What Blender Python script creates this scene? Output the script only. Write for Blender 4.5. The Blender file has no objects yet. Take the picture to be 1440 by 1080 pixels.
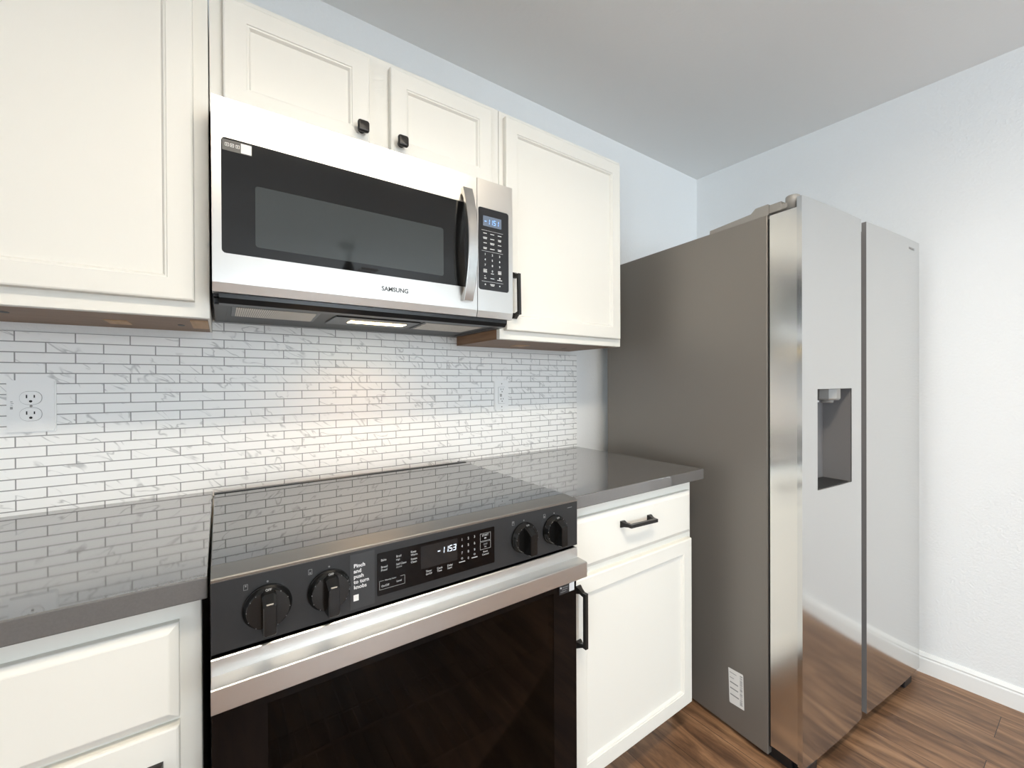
import bpy, bmesh, math, random
from mathutils import Matrix, Vector, Euler
random.seed(7)
S = bpy.context.scene
C = S.collection
PI = math.pi

# ------------------------------------------------------------------ camera
YAW, PITCH, ROLL, FPX = math.radians(34.8326), math.radians(-0.2418), math.radians(-0.2614), 590.74
fw = Vector((math.sin(YAW)*math.cos(PITCH), math.cos(YAW)*math.cos(PITCH), math.sin(PITCH)))
rt = Vector((math.cos(YAW), -math.sin(YAW), 0)); up = rt.cross(fw)
rt2 = rt*math.cos(ROLL)+up*math.sin(ROLL); up2 = -rt*math.sin(ROLL)+up*math.cos(ROLL)
cd = bpy.data.cameras.new('camera'); cam = bpy.data.objects.new('camera', cd); C.objects.link(cam)
cd.sensor_fit = 'HORIZONTAL'; cd.sensor_width = 36; cd.lens = FPX/1440*36; cd.clip_start = 0.02
cam.matrix_world = Matrix(((rt2.x, up2.x, -fw.x, 0.0144), (rt2.y, up2.y, -fw.y, -1.4439), (rt2.z, up2.z, -fw.z, 1.2165), (0, 0, 0, 1)))
S.camera = cam

# ------------------------------------------------------------------ view, world, daylight
S.view_settings.view_transform = 'Standard'; S.view_settings.look = 'None'
S.view_settings.gamma = 1; S.view_settings.use_curve_mapping = False
S.view_settings.exposure = 0.15
w = bpy.data.worlds.new('world'); S.world = w; w.use_nodes = True
w.node_tree.nodes['Background'].inputs[0].default_value = (0.62, 0.78, 1, 1)
w.node_tree.nodes['Background'].inputs[1].default_value = 2.0
S.cycles.max_bounces = 8; S.cycles.glossy_bounces = 6; S.cycles.transparent_max_bounces = 8
S.cycles.sample_clamp_indirect = 4.0
LAMP = 33.0            # radiance of the unseen kitchen ceiling lamp's diffuser
DAY = 125.0            # base watts of daylight added at each invented window
def area(name, loc, rot, sx, sy, watts, col):
    l = bpy.data.lights.new(name, 'AREA'); l.shape = 'RECTANGLE'; l.size = sx; l.size_y = sy
    l.energy = watts; l.color = col
    o = bpy.data.objects.new(name, l); C.objects.link(o); o.location = loc; o.rotation_euler = rot
    return o
DAYCOL = (0.87, 0.945, 1.0)
area('added_daylight_front', (1.45, -6.16, 1.35), (PI/2, 0, 0), 1.9, 1.9, DAY, DAYCOL)  # cool fill added outside the invented window behind the camera
area('added_daylight_left', (-2.66, -3.4, 1.3), (0, -PI/2, 0), 1.9, 1.7, DAY*0.8, DAYCOL)  # cool fill added outside the invented left window
area('added_daylight_right', (2.72, -3.75, 1.45), (0, PI/2, math.radians(1.9353)), 1.5, 1.5, DAY*0.6, (.80, .91, 1.0))  # bluer source added for cool reflections on the microwave's right side

# ------------------------------------------------------------------ materials
def mat(name, col=(.8, .8, .8), rough=.5, metal=0.0, **k):
    m = bpy.data.materials.new(name); m.use_nodes = True
    b = m.node_tree.nodes['Principled BSDF']
    b.inputs['Base Color'].default_value = (*col, 1); b.inputs['Roughness'].default_value = rough
    b.inputs['Metallic'].default_value = metal
    for kk, vv in k.items(): b.inputs[kk.replace('_', ' ')].default_value = vv
    return m
def N(m, t, **kw):
    n = m.node_tree.nodes.new(t)
    for k, v in kw.items(): setattr(n, k, v)
    return n
def L(m, a, ao, b, bi): m.node_tree.links.new(a.outputs[ao], b.inputs[bi])
def bsdf(m): return m.node_tree.nodes['Principled BSDF']
def bump(m, scale=(1, 1, 1), noise=60, strength=.1, dist=.001, detail=3):
    tc = N(m, 'ShaderNodeTexCoord'); mp = N(m, 'ShaderNodeMapping'); mp.inputs['Scale'].default_value = scale
    nz = N(m, 'ShaderNodeTexNoise'); nz.inputs['Scale'].default_value = noise; nz.inputs['Detail'].default_value = detail
    bp = N(m, 'ShaderNodeBump'); bp.inputs['Strength'].default_value = strength; bp.inputs['Distance'].default_value = dist
    L(m, tc, 'Object', mp, 'Vector'); L(m, mp, 'Vector', nz, 'Vector'); L(m, nz, 'Fac', bp, 'Height'); L(m, bp, 'Normal', bsdf(m), 'Normal')
    return nz
def tint(m, c1, c2, scale=(1, 1, 1), noise=5, detail=4, lo=.3, hi=.7):
    tc = N(m, 'ShaderNodeTexCoord'); mp = N(m, 'ShaderNodeMapping'); mp.inputs['Scale'].default_value = scale
    nz = N(m, 'ShaderNodeTexNoise'); nz.inputs['Scale'].default_value = noise; nz.inputs['Detail'].default_value = detail
    r = N(m, 'ShaderNodeValToRGB'); r.color_ramp.elements[0].position = lo; r.color_ramp.elements[1].position = hi
    r.color_ramp.elements[0].color = (*c1, 1); r.color_ramp.elements[1].color = (*c2, 1)
    L(m, tc, 'Object', mp, 'Vector'); L(m, mp, 'Vector', nz, 'Vector'); L(m, nz, 'Fac', r, 'Fac'); L(m, r, 'Color', bsdf(m), 'Base Color')

M = {}
M['cab'] = mat('cabinet_paint', (.81, .785, .72), .36); bump(M['cab'], (1, 1, .35), 70, .12, .0008)
M['wall'] = mat('wall_paint', (.84, .845, .84), .7); bump(M['wall'], (1, 1, 1), 120, .55, .003, 2)
M['ceil'] = mat('ceiling_paint', (.86, .86, .85), .85); bump(M['ceil'], (1, 1, 1), 80, .25, .002, 2)
M['trim'] = mat('trim_paint', (.86, .86, .84), .35); bump(M['trim'], (1, 1, 1), 30, .03, .0005)
M['quartz'] = mat('grey_quartz', (.125, .118, .114), .45, IOR=1.4); tint(M['quartz'], (.119, .113, .109), (.132, .125, .121), (1, 1, 1), 350, 2)
def polish(m, f0, k, power, rough):
    """polished lacquer: mirror gloss growing towards grazing view"""
    lw = N(m, 'ShaderNodeLayerWeight'); lw.inputs['Blend'].default_value = .5
    pw = N(m, 'ShaderNodeMath', operation='POWER'); pw.inputs[1].default_value = power; L(m, lw, 'Facing', pw, 0)
    ma = N(m, 'ShaderNodeMath', operation='MULTIPLY_ADD', use_clamp=True); ma.inputs[1].default_value = k; ma.inputs[2].default_value = f0; L(m, pw, 0, ma, 0)
    gl = N(m, 'ShaderNodeBsdfGlossy'); gl.inputs['Roughness'].default_value = rough; mx = N(m, 'ShaderNodeMixShader')
    L(m, ma, 0, mx, 0); L(m, bsdf(m), 0, mx, 1); L(m, gl, 0, mx, 2); L(m, mx, 0, m.node_tree.nodes['Material Output'], 'Surface')
polish(M['quartz'], .02, .95, 1.95, .045)
M['cookglass'] = mat('black_ceramic_glass', (.012, .012, .012), .025, IOR=3.3); bump(M['cookglass'], (1, 1, 1), 4, .02, .0005, 1)
M['blackgloss'] = mat('black_glass', (.006, .006, .006), .04, IOR=1.5); bump(M['blackgloss'], (1, 1, 1), 5, .01, .0003, 1)
M['black'] = mat('black_plastic', (.012, .012, .013), .3); bump(M['black'], (1, 1, 1), 300, .03, .0002)
M['dark'] = mat('black_enamel', (.008, .008, .008), .5); bump(M['dark'], (1, 1, 1), 200, .03, .0002)
M['charcoal'] = mat('charcoal_steel', (.028, .028, .029), .40, .4)
M['knobblack'] = mat('gloss_black_knob', (.005, .005, .005), .18); bump(M['knobblack'], (1, 1, 1), 300, .02, .0002)
M['ovenglass'] = mat('oven_door_glass', (.004, .003, .003), .03, IOR=1.3); bump(M['ovenglass'], (1, 1, 1), 5, .01, .0003, 1); bump(M['charcoal'], (.04, 1, 1), 500, .03, .0002)
M['charlight'] = mat('charcoal_trim', (.34, .33, .31), .30, .9); bump(M['charlight'], (.04, 1, 1), 500, .03, .0002)
M['hardware'] = mat('black_hardware', (.020, .018, .017), .38, .3); bump(M['hardware'], (1, 1, 1), 250, .05, .0002)
M['steel'] = mat('brushed_steel', (.66, .64, .61), .29, 1.0, Anisotropic=.5)
bump(M['steel'], (.03, 1, 1), 700, .05, .0003)
M['ovensteel'] = mat('satin_steel', (.70, .685, .66), .30, 1.0); bump(M['ovensteel'], (.02, 1, 1), 900, .01, .0002)
M['steelvert'] = mat('brushed_steel_handle', (.64, .625, .60), .22, 1.0); bump(M['steelvert'], (1, 1, .03), 700, .05, .0003)
M['fdoor'] = mat('fridge_door_steel', (.68, .678, .67), .13, 1.0); bump(M['fdoor'], (.02, 1, 1), 600, .03, .0002)
M['fedge'] = mat('polished_steel', (.78, .765, .735), .20, 1.0); bump(M['fedge'], (.3, .3, 1), 9, .05, .004, 1)
M['fside'] = mat('taupe_coated_steel', (.205, .187, .168), .42, .35); bump(M['fside'], (1, 1, 1), 500, .03, .0002)
M['fgrey'] = mat('grey_plastic', (.25, .236, .218), .4); bump(M['fgrey'], (1, 1, 1), 300, .03, .0002)
M['dgrey'] = mat('dark_grey_plastic', (.17, .163, .162), .38); bump(M['dgrey'], (1, 1, 1), 300, .03, .0002)
M['hood'] = mat('grey_hood_plate', (.035, .035, .037), .45, .1); bump(M['hood'], (1, 1, 1), 200, .03, .0002)
M['outlet'] = mat('white_plastic', (.88, .88, .87), .3); bump(M['outlet'], (1, 1, 1), 200, .01, .0002)
M['label'] = mat('white_paper', (.80, .79, .77), .6); bump(M['label'], (1, 1, 1), 200, .02, .0002)
M['print'] = mat('grey_print', (.30, .30, .30), .6); bump(M['print'], (1, 1, 1), 200, .02, .0002)
M['white'] = mat('white_print', (.75, .75, .75), .5); bump(M['white'], (1, 1, 1), 200, .02, .0002)
M['dim'] = mat('dim_white_print', (.42, .42, .42), .5); bump(M['dim'], (1, 1, 1), 200, .02, .0002)
M['faint'] = mat('faint_print', (.22, .22, .22), .5); bump(M['faint'], (1, 1, 1), 200, .02, .0002)
M['logo'] = mat('dark_logo_print', (.06, .06, .06), .4, .5); bump(M['logo'], (1, 1, 1), 200, .02, .0002)
M['keypad'] = mat('keypad_film', (.014, .014, .016), .2); bump(M['keypad'], (1, 1, 1), 40, .01, .0002)
M['sticker'] = mat('dark_sticker_film', (.030, .031, .033), .35); bump(M['sticker'], (1, 1, 1), 40, .02, .0003)
M['wood'] = mat('brown_veneer', (.26, .14, .07), .5); tint(M['wood'], (.17, .085, .042), (.31, .175, .092), (2.5, 2.5, 40), 2.2, 6)
M['woodunder'] = mat('brown_underside', (.25, .15, .09), .55); tint(M['woodunder'], (.21, .125, .075), (.29, .18, .11), (4, 40, 4), 2.2, 6)
M['pine'] = mat('pale_wood_block', (.50, .32, .17), .6); tint(M['pine'], (.45, .28, .15), (.58, .38, .22), (30, 3, 3), 2.2, 4)
M['glowwarm'] = mat('warm_lamp_lens', (.9, .8, .6), .4, Emission_Color=(1, .78, .42, 1), Emission_Strength=9)
M['glowceil'] = mat('lamp_diffuser', (.9, .9, .9), .5, Emission_Color=(1, .885, .72, 1), Emission_Strength=LAMP)
M['digit'] = mat('clock_digits', (.1, .1, .1), .5, Emission_Color=(.75, .86, 1, 1), Emission_Strength=1.3)
M['digitblue'] = mat('blue_clock_digits', (.1, .1, .1), .5, Emission_Color=(.16, .42, 1, 1), Emission_Strength=1.4)
M['lcd'] = mat('lcd_panel', (.13, .16, .21), .25, Emission_Color=(.10, .15, .25, 1), Emission_Strength=.12)
M['chrome'] = mat('chrome_wire', (.75, .75, .75), .15, 1.0); bump(M['chrome'], (1, 1, 1), 200, .01, .0002)

# oven door pane: dark tinted see-through glass
def pane_mat(name, t, ior):
    m = bpy.data.materials.new(name); m.use_nodes = True; nt = m.node_tree; nt.nodes.remove(bsdf(m))
    out = nt.nodes['Material Output']
    tr = N(m, 'ShaderNodeBsdfTransparent'); tr.inputs[0].default_value = (*t, 1)
    gl = N(m, 'ShaderNodeBsdfGlossy'); gl.inputs['Roughness'].default_value = .03
    fr = N(m, 'ShaderNodeFresnel'); fr.inputs[0].default_value = ior
    mx = N(m, 'ShaderNodeMixShader'); L(m, fr, 0, mx, 0); L(m, tr, 0, mx, 1); L(m, gl, 0, mx, 2); L(m, mx, 0, out, 'Surface')
    return m
M['ovenpane'] = pane_mat('tinted_oven_glass', (.31, .28, .26), 1.3)
M['pane'] = pane_mat('window_glass', (.97, .98, .98), 1.45)

# filter mesh: woven aluminium look
m = M['filter'] = mat('aluminium_filter_mesh', (.5, .47, .42), .45, .3)
tc = N(m, 'ShaderNodeTexCoord'); mp = N(m, 'ShaderNodeMapping'); mp.inputs['Rotation'].default_value = (0, 0, PI/4)
ck = N(m, 'ShaderNodeTexChecker'); ck.inputs['Scale'].default_value = 330
ck.inputs[1].default_value = (.85, .80, .72, 1); ck.inputs[2].default_value = (.28, .25, .22, 1)
L(m, tc, 'Object', mp, 'Vector'); L(m, mp, 'Vector', ck, 'Vector'); L(m, ck, 'Color', bsdf(m), 'Base Color')

# marble brick tile
m = M['tile'] = mat('marble_brick_tile', (.8, .8, .8), .5)
tc = N(m, 'ShaderNodeTexCoord'); sp = N(m, 'ShaderNodeSeparateXYZ'); cb = N(m, 'ShaderNodeCombineXYZ')
ax = N(m, 'ShaderNodeMath', operation='ADD'); ax.inputs[1].default_value = -(.0253-.0993*30)
az = N(m, 'ShaderNodeMath', operation='ADD'); az.inputs[1].default_value = -(.9005-.02443*20)
L(m, tc, 'Object', sp, 'Vector'); L(m, sp, 'X', ax, 0); L(m, sp, 'Z', az, 0); L(m, ax, 0, cb, 'X'); L(m, az, 0, cb, 'Y')
br = N(m, 'ShaderNodeTexBrick'); br.offset = .5; br.offset_frequency = 2; br.squash = 1
for k, v in (('Scale', 1), ('Mortar Size', .0013), ('Mortar Smooth', .15), ('Bias', 0), ('Brick Width', .0993), ('Row Height', .02443)): br.inputs[k].default_value = v
br.inputs['Color1'].default_value = (0, 0, 0, 1); br.inputs['Color2'].default_value = (1, 1, 1, 1); br.inputs['Mortar'].default_value = (.5, .5, .5, 1)
L(m, cb, 0, br, 'Vector')
sc = N(m, 'ShaderNodeVectorMath', operation='MULTIPLY_ADD'); sc.inputs[1].default_value = (9, 7, 5)
mpv = N(m, 'ShaderNodeMapping', vector_type='TEXTURE'); mpv.inputs['Rotation'].default_value = (0, 0, math.radians(-36)); mpv.inputs['Scale'].default_value = (1.9, .75, 1)
L(m, br, 'Color', sc, 0); L(m, cb, 0, sc, 2); L(m, sc, 0, mpv, 'Vector')
n1 = N(m, 'ShaderNodeTexNoise'); n1.inputs['Scale'].default_value = 17; n1.inputs['Detail'].default_value = 2.5; n1.inputs['Distortion'].default_value = .6
L(m, mpv, 0, n1, 'Vector')
sub = N(m, 'ShaderNodeMath', operation='SUBTRACT'); sub.inputs[1].default_value = .5; ab = N(m, 'ShaderNodeMath', operation='ABSOLUTE')
L(m, n1, 'Fac', sub, 0); L(m, sub, 0, ab, 0)
rv = N(m, 'ShaderNodeMapRange'); rv.inputs['From Min'].default_value = .002; rv.inputs['From Max'].default_value = .022; rv.inputs['To Min'].default_value = 1; rv.inputs['To Max'].default_value = 0
L(m, ab, 0, rv, 'Value')
n2 = N(m, 'ShaderNodeTexNoise'); n2.inputs['Scale'].default_value = 20; L(m, sc, 0, n2, 'Vector')
r2 = N(m, 'ShaderNodeMapRange'); r2.inputs['From Min'].default_value = .45; r2.inputs['From Max'].default_value = .58; L(m, n2, 'Fac', r2, 'Value')
mul = N(m, 'ShaderNodeMath', operation='MULTIPLY'); L(m, rv, 0, mul, 0); L(m, r2, 0, mul, 1)
mul2 = N(m, 'ShaderNodeMath', operation='MULTIPLY'); mul2.inputs[1].default_value = .62; L(m, mul, 0, mul2, 0)
mx = N(m, 'ShaderNodeMixRGB'); mx.inputs[1].default_value = (.89, .885, .87, 1); mx.inputs[2].default_value = (.36, .36, .36, 1); L(m, mul2, 0, mx, 0)
mx2 = N(m, 'ShaderNodeMixRGB'); mx2.inputs[2].default_value = (.30, .296, .29, 1); L(m, mx, 0, mx2, 1); L(m, br, 'Fac', mx2, 0)
L(m, mx2, 0, bsdf(m), 'Base Color')
bp = N(m, 'ShaderNodeBump'); bp.invert = True; bp.inputs['Strength'].default_value = .4; bp.inputs['Distance'].default_value = .001
L(m, br, 'Fac', bp, 'Height'); L(m, bp, 0, bsdf(m), 'Normal')

# wood plank floor, boards run along y
m = M['floor'] = mat('wood_plank_floor', (.2, .1, .05), .38)
tc = N(m, 'ShaderNodeTexCoord'); mp = N(m, 'ShaderNodeMapping'); mp.inputs['Rotation'].default_value = (0, 0, PI/2); mp.inputs['Location'].default_value = (20.3, 20.02, 0)
L(m, tc, 'Object', mp, 'Vector')
br = N(m, 'ShaderNodeTexBrick'); br.offset = .37
for k, v in (('Scale', 1), ('Mortar Size', .0009), ('Mortar Smooth', .1), ('Bias', 0), ('Brick Width', 1.22), ('Row Height', .152)): br.inputs[k].default_value = v
br.inputs['Color1'].default_value = (0, 0, 0, 1); br.inputs['Color2'].default_value = (1, 1, 1, 1); br.inputs['Mortar'].default_value = (0, 0, 0, 1)
L(m, mp, 0, br, 'Vector')
ma = N(m, 'ShaderNodeVectorMath', operation='MULTIPLY_ADD'); ma.inputs[1].default_value = (7, 5, 3); L(m, br, 'Color', ma, 0); L(m, mp, 0, ma, 2)
mg = N(m, 'ShaderNodeMapping'); mg.inputs['Scale'].default_value = (1.3, 9, 1); L(m, ma, 0, mg, 'Vector')
n1 = N(m, 'ShaderNodeTexNoise'); n1.inputs['Scale'].default_value = 2.6; n1.inputs['Detail'].default_value = 9; n1.inputs['Roughness'].default_value = .62; n1.inputs['Distortion'].default_value = .7
L(m, mg, 0, n1, 'Vector')
cr = N(m, 'ShaderNodeValToRGB'); e = cr.color_ramp.elements
e[0].position = .30; e[0].color = (.085, .044, .025, 1); e[1].position = .72; e[1].color = (.44, .255, .14, 1)
x = e.new(.44); x.color = (.18, .094, .050, 1); x = e.new(.56); x.color = (.30, .163, .086, 1)
L(m, n1, 'Fac', cr, 0)
mu = N(m, 'ShaderNodeMixRGB', blend_type='MULTIPLY'); mu.inputs[0].default_value = .45; L(m, cr, 0, mu, 1)
pr = N(m, 'ShaderNodeMapRange'); pr.inputs['To Min'].default_value = .45; pr.inputs['To Max'].default_value = 1.1; L(m, br, 'Color', pr, 0)
L(m, pr, 0, mu, 2)
mm = N(m, 'ShaderNodeMixRGB'); mm.inputs[2].default_value = (.02, .012, .008, 1); L(m, mu, 0, mm, 1); L(m, br, 'Fac', mm, 0); L(m, mm, 0, bsdf(m), 'Base Color')
bp = N(m, 'ShaderNodeBump'); bp.inputs['Strength'].default_value = .12; bp.inputs['Distance'].default_value = .002; L(m, n1, 'Fac', bp, 'Height'); L(m, bp, 0, bsdf(m), 'Normal')

# ------------------------------------------------------------------ helpers
def nb(): return bmesh.new()
def box(bm, x0, x1, y0, y1, z0, z1, bev=0.0, seg=2, mi=0):
    t = bmesh.new(); bmesh.ops.create_cube(t, size=1)
    for v in t.verts: v.co = Vector(((x0+x1)/2+v.co.x*(x1-x0), (y0+y1)/2+v.co.y*(y1-y0), (z0+z1)/2+v.co.z*(z1-z0)))
    if bev: bmesh.ops.bevel(t, geom=t.edges[:], offset=bev, segments=seg, affect='EDGES', profile=.5)
    merge(bm, t, mi); return bm
def merge(bm, t, mi=0, mat4=None):
    vs = {}
    for v in t.verts: vs[v] = bm.verts.new(mat4 @ v.co if mat4 else v.co)
    for f in t.faces:
        try:
            g = bm.faces.new([vs[v] for v in f.verts]); g.material_index = mi; g.smooth = f.smooth
        except ValueError: pass
    t.free()
def quad(bm, pts, mi=0):
    f = bm.faces.new([bm.verts.new(p) for p in pts]); f.material_index = mi
def prism(bm, poly, axis, a, b, mi=0):
    """extrude a 2-D polygon along axis ('x','y','z') from a to b"""
    def P(p, t): return {'x': (t, p[0], p[1]), 'y': (p[0], t, p[1]), 'z': (p[0], p[1], t)}[axis]
    A = [bm.verts.new(P(p, a)) for p in poly]; B = [bm.verts.new(P(p, b)) for p in poly]; n = len(poly)
    for i in range(n):
        f = bm.faces.new((A[i], A[(i+1) % n], B[(i+1) % n], B[i])); f.material_index = mi
    for q in (A[::-1], B):
        f = bm.faces.new(q); f.material_index = mi
    return bm
def lathe(bm, prof, center, axis='z', seg=32, mi=0, smooth=True):
    """prof: list of (r, h) ; revolve about axis through center"""
    c = Vector(center); rings = []
    def P(r, h, a):
        ca, sa = r*math.cos(a), r*math.sin(a)
        return c+{'z': Vector((ca, sa, h)), 'y': Vector((ca, -h, sa)), 'x': Vector((h, ca, sa))}[axis]
    for r, h in prof:
        if r < 1e-6: rings.append([bm.verts.new(P(0, h, 0))])
        else: rings.append([bm.verts.new(P(r, h, 2*PI*i/seg)) for i in range(seg)])
    for A, B in zip(rings, rings[1:]):
        for i in range(seg):
            j = (i+1) % seg
            if len(A) == 1 and len(B) == 1: continue
            q = (A[0], B[j], B[i]) if len(A) == 1 else (A[i], A[j], B[0]) if len(B) == 1 else (A[i], A[j], B[j], B[i])
            f = bm.faces.new(q); f.material_index = mi; f.smooth = smooth
    for R in (rings[0], rings[-1]):
        if len(R) > 2:
            f = bm.faces.new(R); f.material_index = mi
    return bm
def sweep(bm, pts, secs, mi=0, smooth=False):
    """loft: secs[i] is a list of 3-D points at station i"""
    rings = [[bm.verts.new(p) for p in s] for s in secs]; n = len(rings[0])
    for A, B in zip(rings, rings[1:]):
        for i in range(n):
            f = bm.faces.new((A[i], A[(i+1) % n], B[(i+1) % n], B[i])); f.material_index = mi; f.smooth = smooth
    bm.faces.new(rings[0][::-1]); bm.faces.new(rings[-1])
    return bm
def rrect(x0, x1, z0, z1, r, n=5):
    p = []
    for cx, cz, a0 in ((x1-r, z1-r, 0), (x0+r, z1-r, PI/2), (x0+r, z0+r, PI), (x1-r, z0+r, 1.5*PI)):
        for i in range(n+1):
            a = a0+PI/2*i/n; p.append((cx+r*math.cos(a), cz+r*math.sin(a)))
    return p
def rings_panel(bm, x0, x1, z0, z1, yf, prof):
    """a door or drawer front facing -y: concentric rectangles (inset, depth behind yf)"""
    R = []
    for ins, d in prof:
        R.append([bm.verts.new((a, yf+d, b)) for a, b in ((x0+ins, z0+ins), (x1-ins, z0+ins), (x1-ins, z1-ins), (x0+ins, z1-ins))])
    for A, B in zip(R, R[1:]):
        for i in range(4): bm.faces.new((A[i], A[(i+1) % 4], B[(i+1) % 4], B[i]))
    bm.faces.new(R[-1]); bm.faces.new(R[0][::-1])
    return bm
def text(bm, s, pos, ux, uz, h, align='LEFT', mi=0, bold=0.0, xs=1.0):
    """flat lettering in the plane of ux, uz; h is the cap height; pos the baseline point"""
    cu = bpy.data.curves.new('t', 'FONT'); cu.body = s; cu.size = h/0.70; cu.align_x = align; cu.offset = bold*h; cu.resolution_u = 3
    o = bpy.data.objects.new('t', cu); C.objects.link(o)
    bpy.context.view_layer.update()
    me = bpy.data.meshes.new_from_object(o.evaluated_get(bpy.context.evaluated_depsgraph_get()))
    t = bmesh.new(); t.from_mesh(me); ux, uz, pos = Vector(ux), Vector(uz), Vector(pos)
    for v in t.verts: v.co = pos+ux*(v.co.x*xs)+uz*v.co.y
    merge(bm, t, mi)
    bpy.data.objects.remove(o); bpy.data.curves.remove(cu); bpy.data.meshes.remove(me)
SEG = {'0': 'abcdef', '1': 'bc', '2': 'abged', '3': 'abgcd', '5': 'afgcd', '-': 'g'}
def sevenseg(bm, s, pos, h, wd, pitch, ux=(1, 0, 0), mi=0):
    ux = Vector(ux); uz = Vector((0, 0, 1)); t = h*.13; sl = .08
    def Q(x, x0, x1, z0, z1): quad(bm, [Vector(pos)+ux*(x+a+sl*b)+uz*b for a, b in ((x0, z0), (x1, z0), (x1, z1), (x0, z1))], mi)
    x = 0
    for ch in s:
        for g in SEG[ch]:
            if ch == '-': Q(x, .1*wd, .9*wd, h/2-t*.6, h/2+t*.6)
            elif g == 'a': Q(x, t*.3, wd-t*.3, h-t, h)
            elif g == 'd': Q(x, t*.3, wd-t*.3, 0, t)
            elif g == 'g': Q(x, t*.3, wd-t*.3, h/2-t/2, h/2+t/2)
            elif g == 'b': Q(x, wd-t, wd, h/2+t*.3, h-t*.3)
            elif g == 'c': Q(x, wd-t, wd, t*.3, h/2-t*.3)
            elif g == 'f': Q(x, 0, t, h/2+t*.3, h-t*.3)
            elif g == 'e': Q(x, 0, t, t*.3, h/2-t*.3)
        x += pitch
def thing(name, label, cat, loc=(0, 0, 0), rotz=0, group=None):
    o = bpy.data.objects.new(name, None); C.objects.link(o); o.empty_display_size = .1
    o.location = loc; o.rotation_euler = (0, 0, rotz); o['label'] = label; o['category'] = cat
    if group: o['group'] = group
    return o
def obj(name, bm, mats, parent=None, label=None, local=False, smooth=None):
    """links bm as one mesh; vertices are world coordinates unless local"""
    bmesh.ops.recalc_face_normals(bm, faces=bm.faces[:])
    me = bpy.data.meshes.new(name)
    if parent and not local:
        root = parent
        off = Vector(root.location)
        while root.parent: root = root.parent; off = off+Vector(root.location)
        for v in bm.verts: v.co -= off
    bm.to_mesh(me); bm.free()
    for mm in (mats if isinstance(mats, (list, tuple)) else [mats]): me.materials.append(mm)
    if smooth:
        for p in me.polygons: p.use_smooth = True
        me.set_sharp_from_angle(angle=math.radians(smooth))
    o = bpy.data.objects.new(name, me); C.objects.link(o)
    if parent: o.parent = parent
    if label: o['label'] = label
    return o
def struct(name, bm, mats, label, cat, parent=None):
    o = obj(name, bm, mats, parent)
    if not parent: o['kind'] = 'structure'; o['label'] = label; o['category'] = cat
    return o

# ------------------------------------------------------------------ the setting
ZC = 2.4354; XW = 2.3883; WY = math.tan(math.radians(1.9353)); XL = -2.5; YB = -6.0
def xw(y): return XW+WY*(-y)
b = nb(); prism(b, [(XL, .12), (XW+.15, .12), (xw(YB)+.15, YB-.12), (XL, YB-.12)], 'z', -.1, 0); struct('floor', b, M['floor'], 'dark brown wood plank floor with streaky grain', 'floor')
b = nb(); prism(b, [(XL, .12), (XW+.15, .12), (xw(YB)+.15, YB-.12), (XL, YB-.12)], 'z', ZC, ZC+.1); struct('ceiling', b, M['ceil'], 'flat pale grey ceiling above the kitchen', 'ceiling')
b = nb(); box(b, XL, XW+.02, .004, .12, 0, ZC); struct('wall_back', b, M['wall'], 'white textured wall behind cabinets and range', 'wall')
b = nb()
for ya, yc, z0, z1 in ((.004, -3.0, 0, ZC), (-4.5, YB, 0, ZC), (-3.0, -4.5, 0, .7), (-3.0, -4.5, 2.2, ZC)):
    prism(b, [(xw(ya), ya), (xw(yc), yc), (xw(yc)+.12, yc), (xw(ya)+.12, ya)], 'z', z0, z1)
struct('wall_right', b, M['wall'], 'white textured wall to the right of the refrigerator', 'wall')
def holed_wall(bm, a0, a1, h0, h1, z0, z1, mk):
    for p in ((a0, h0, 0, ZC), (h1, a1, 0, ZC), (h0, h1, 0, z0), (h0, h1, z1, ZC)): mk(bm, *p)
b = nb(); holed_wall(b, XL, xw(YB), 0.5, 2.4, .4, 2.3, lambda bm, a, c, z0, z1: box(bm, a, c, YB-.12, YB, z0, z1))
struct('wall_front', b, M['wall'], 'white wall behind the camera with an added wide window', 'wall')
b = nb(); holed_wall(b, YB, .004, -4.25, -2.55, .35, 2.25, lambda bm, a, c, z0, z1: box(bm, XL-.12, XL, a, c, z0, z1))
struct('wall_left', b, M['wall'], 'white wall on the left beyond the counter with an added window', 'wall')
def window(name, horiz, a0, a1, z0, z1, at, label):  # windows out of view, invented to match the light and reflections
    e = bpy.data.objects.new(name, None); C.objects.link(e); e['kind'] = 'structure'; e['label'] = label; e['category'] = 'window'
    b = nb(); p = nb()
    def bx(bm, a, c, q0, q1, d0, d1):
        if horiz: box(bm, a, c, at+d0, at+d1, q0, q1)
        else: box(bm, at+d0, at+d1, a, c, q0, q1)
    for a, c, q0, q1 in ((a0, a0+.05, z0, z1), (a1-.05, a1, z0, z1), (a0+.05, a1-.05, z0, z0+.05), (a0+.05, a1-.05, z1-.05, z1), ((a0+a1)/2-.025, (a0+a1)/2+.025, z0+.05, z1-.05)):
        bx(b, a, c, q0, q1, -.09, -.03)
    bx(p, a0+.05, a1-.05, z0+.05, z1-.05, -.064, -.058)
    obj('window_frame', b, M['trim'], e); obj('window_pane', p, M['pane'], e)
window('invented_window_1', True, 0.5, 2.4, .4, 2.3, YB, 'invented wide white framed window behind the camera')  # invented; set to the right so its cool light mirrors in the microwave
e = bpy.data.objects.new('invented_window_3', None); C.objects.link(e); e['kind'] = 'structure'; e['label'] = 'invented white framed window further along the right wall'; e['category'] = 'window'  # unseen, added to give the microwave's right part a bluish reflection
b = nb(); p = nb()
def rwall(bm, ya, yc, z0, z1, d0, d1): prism(bm, [(xw(ya)+d0, ya), (xw(yc)+d0, yc), (xw(yc)+d1, yc), (xw(ya)+d1, ya)], 'z', z0, z1)
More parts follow.
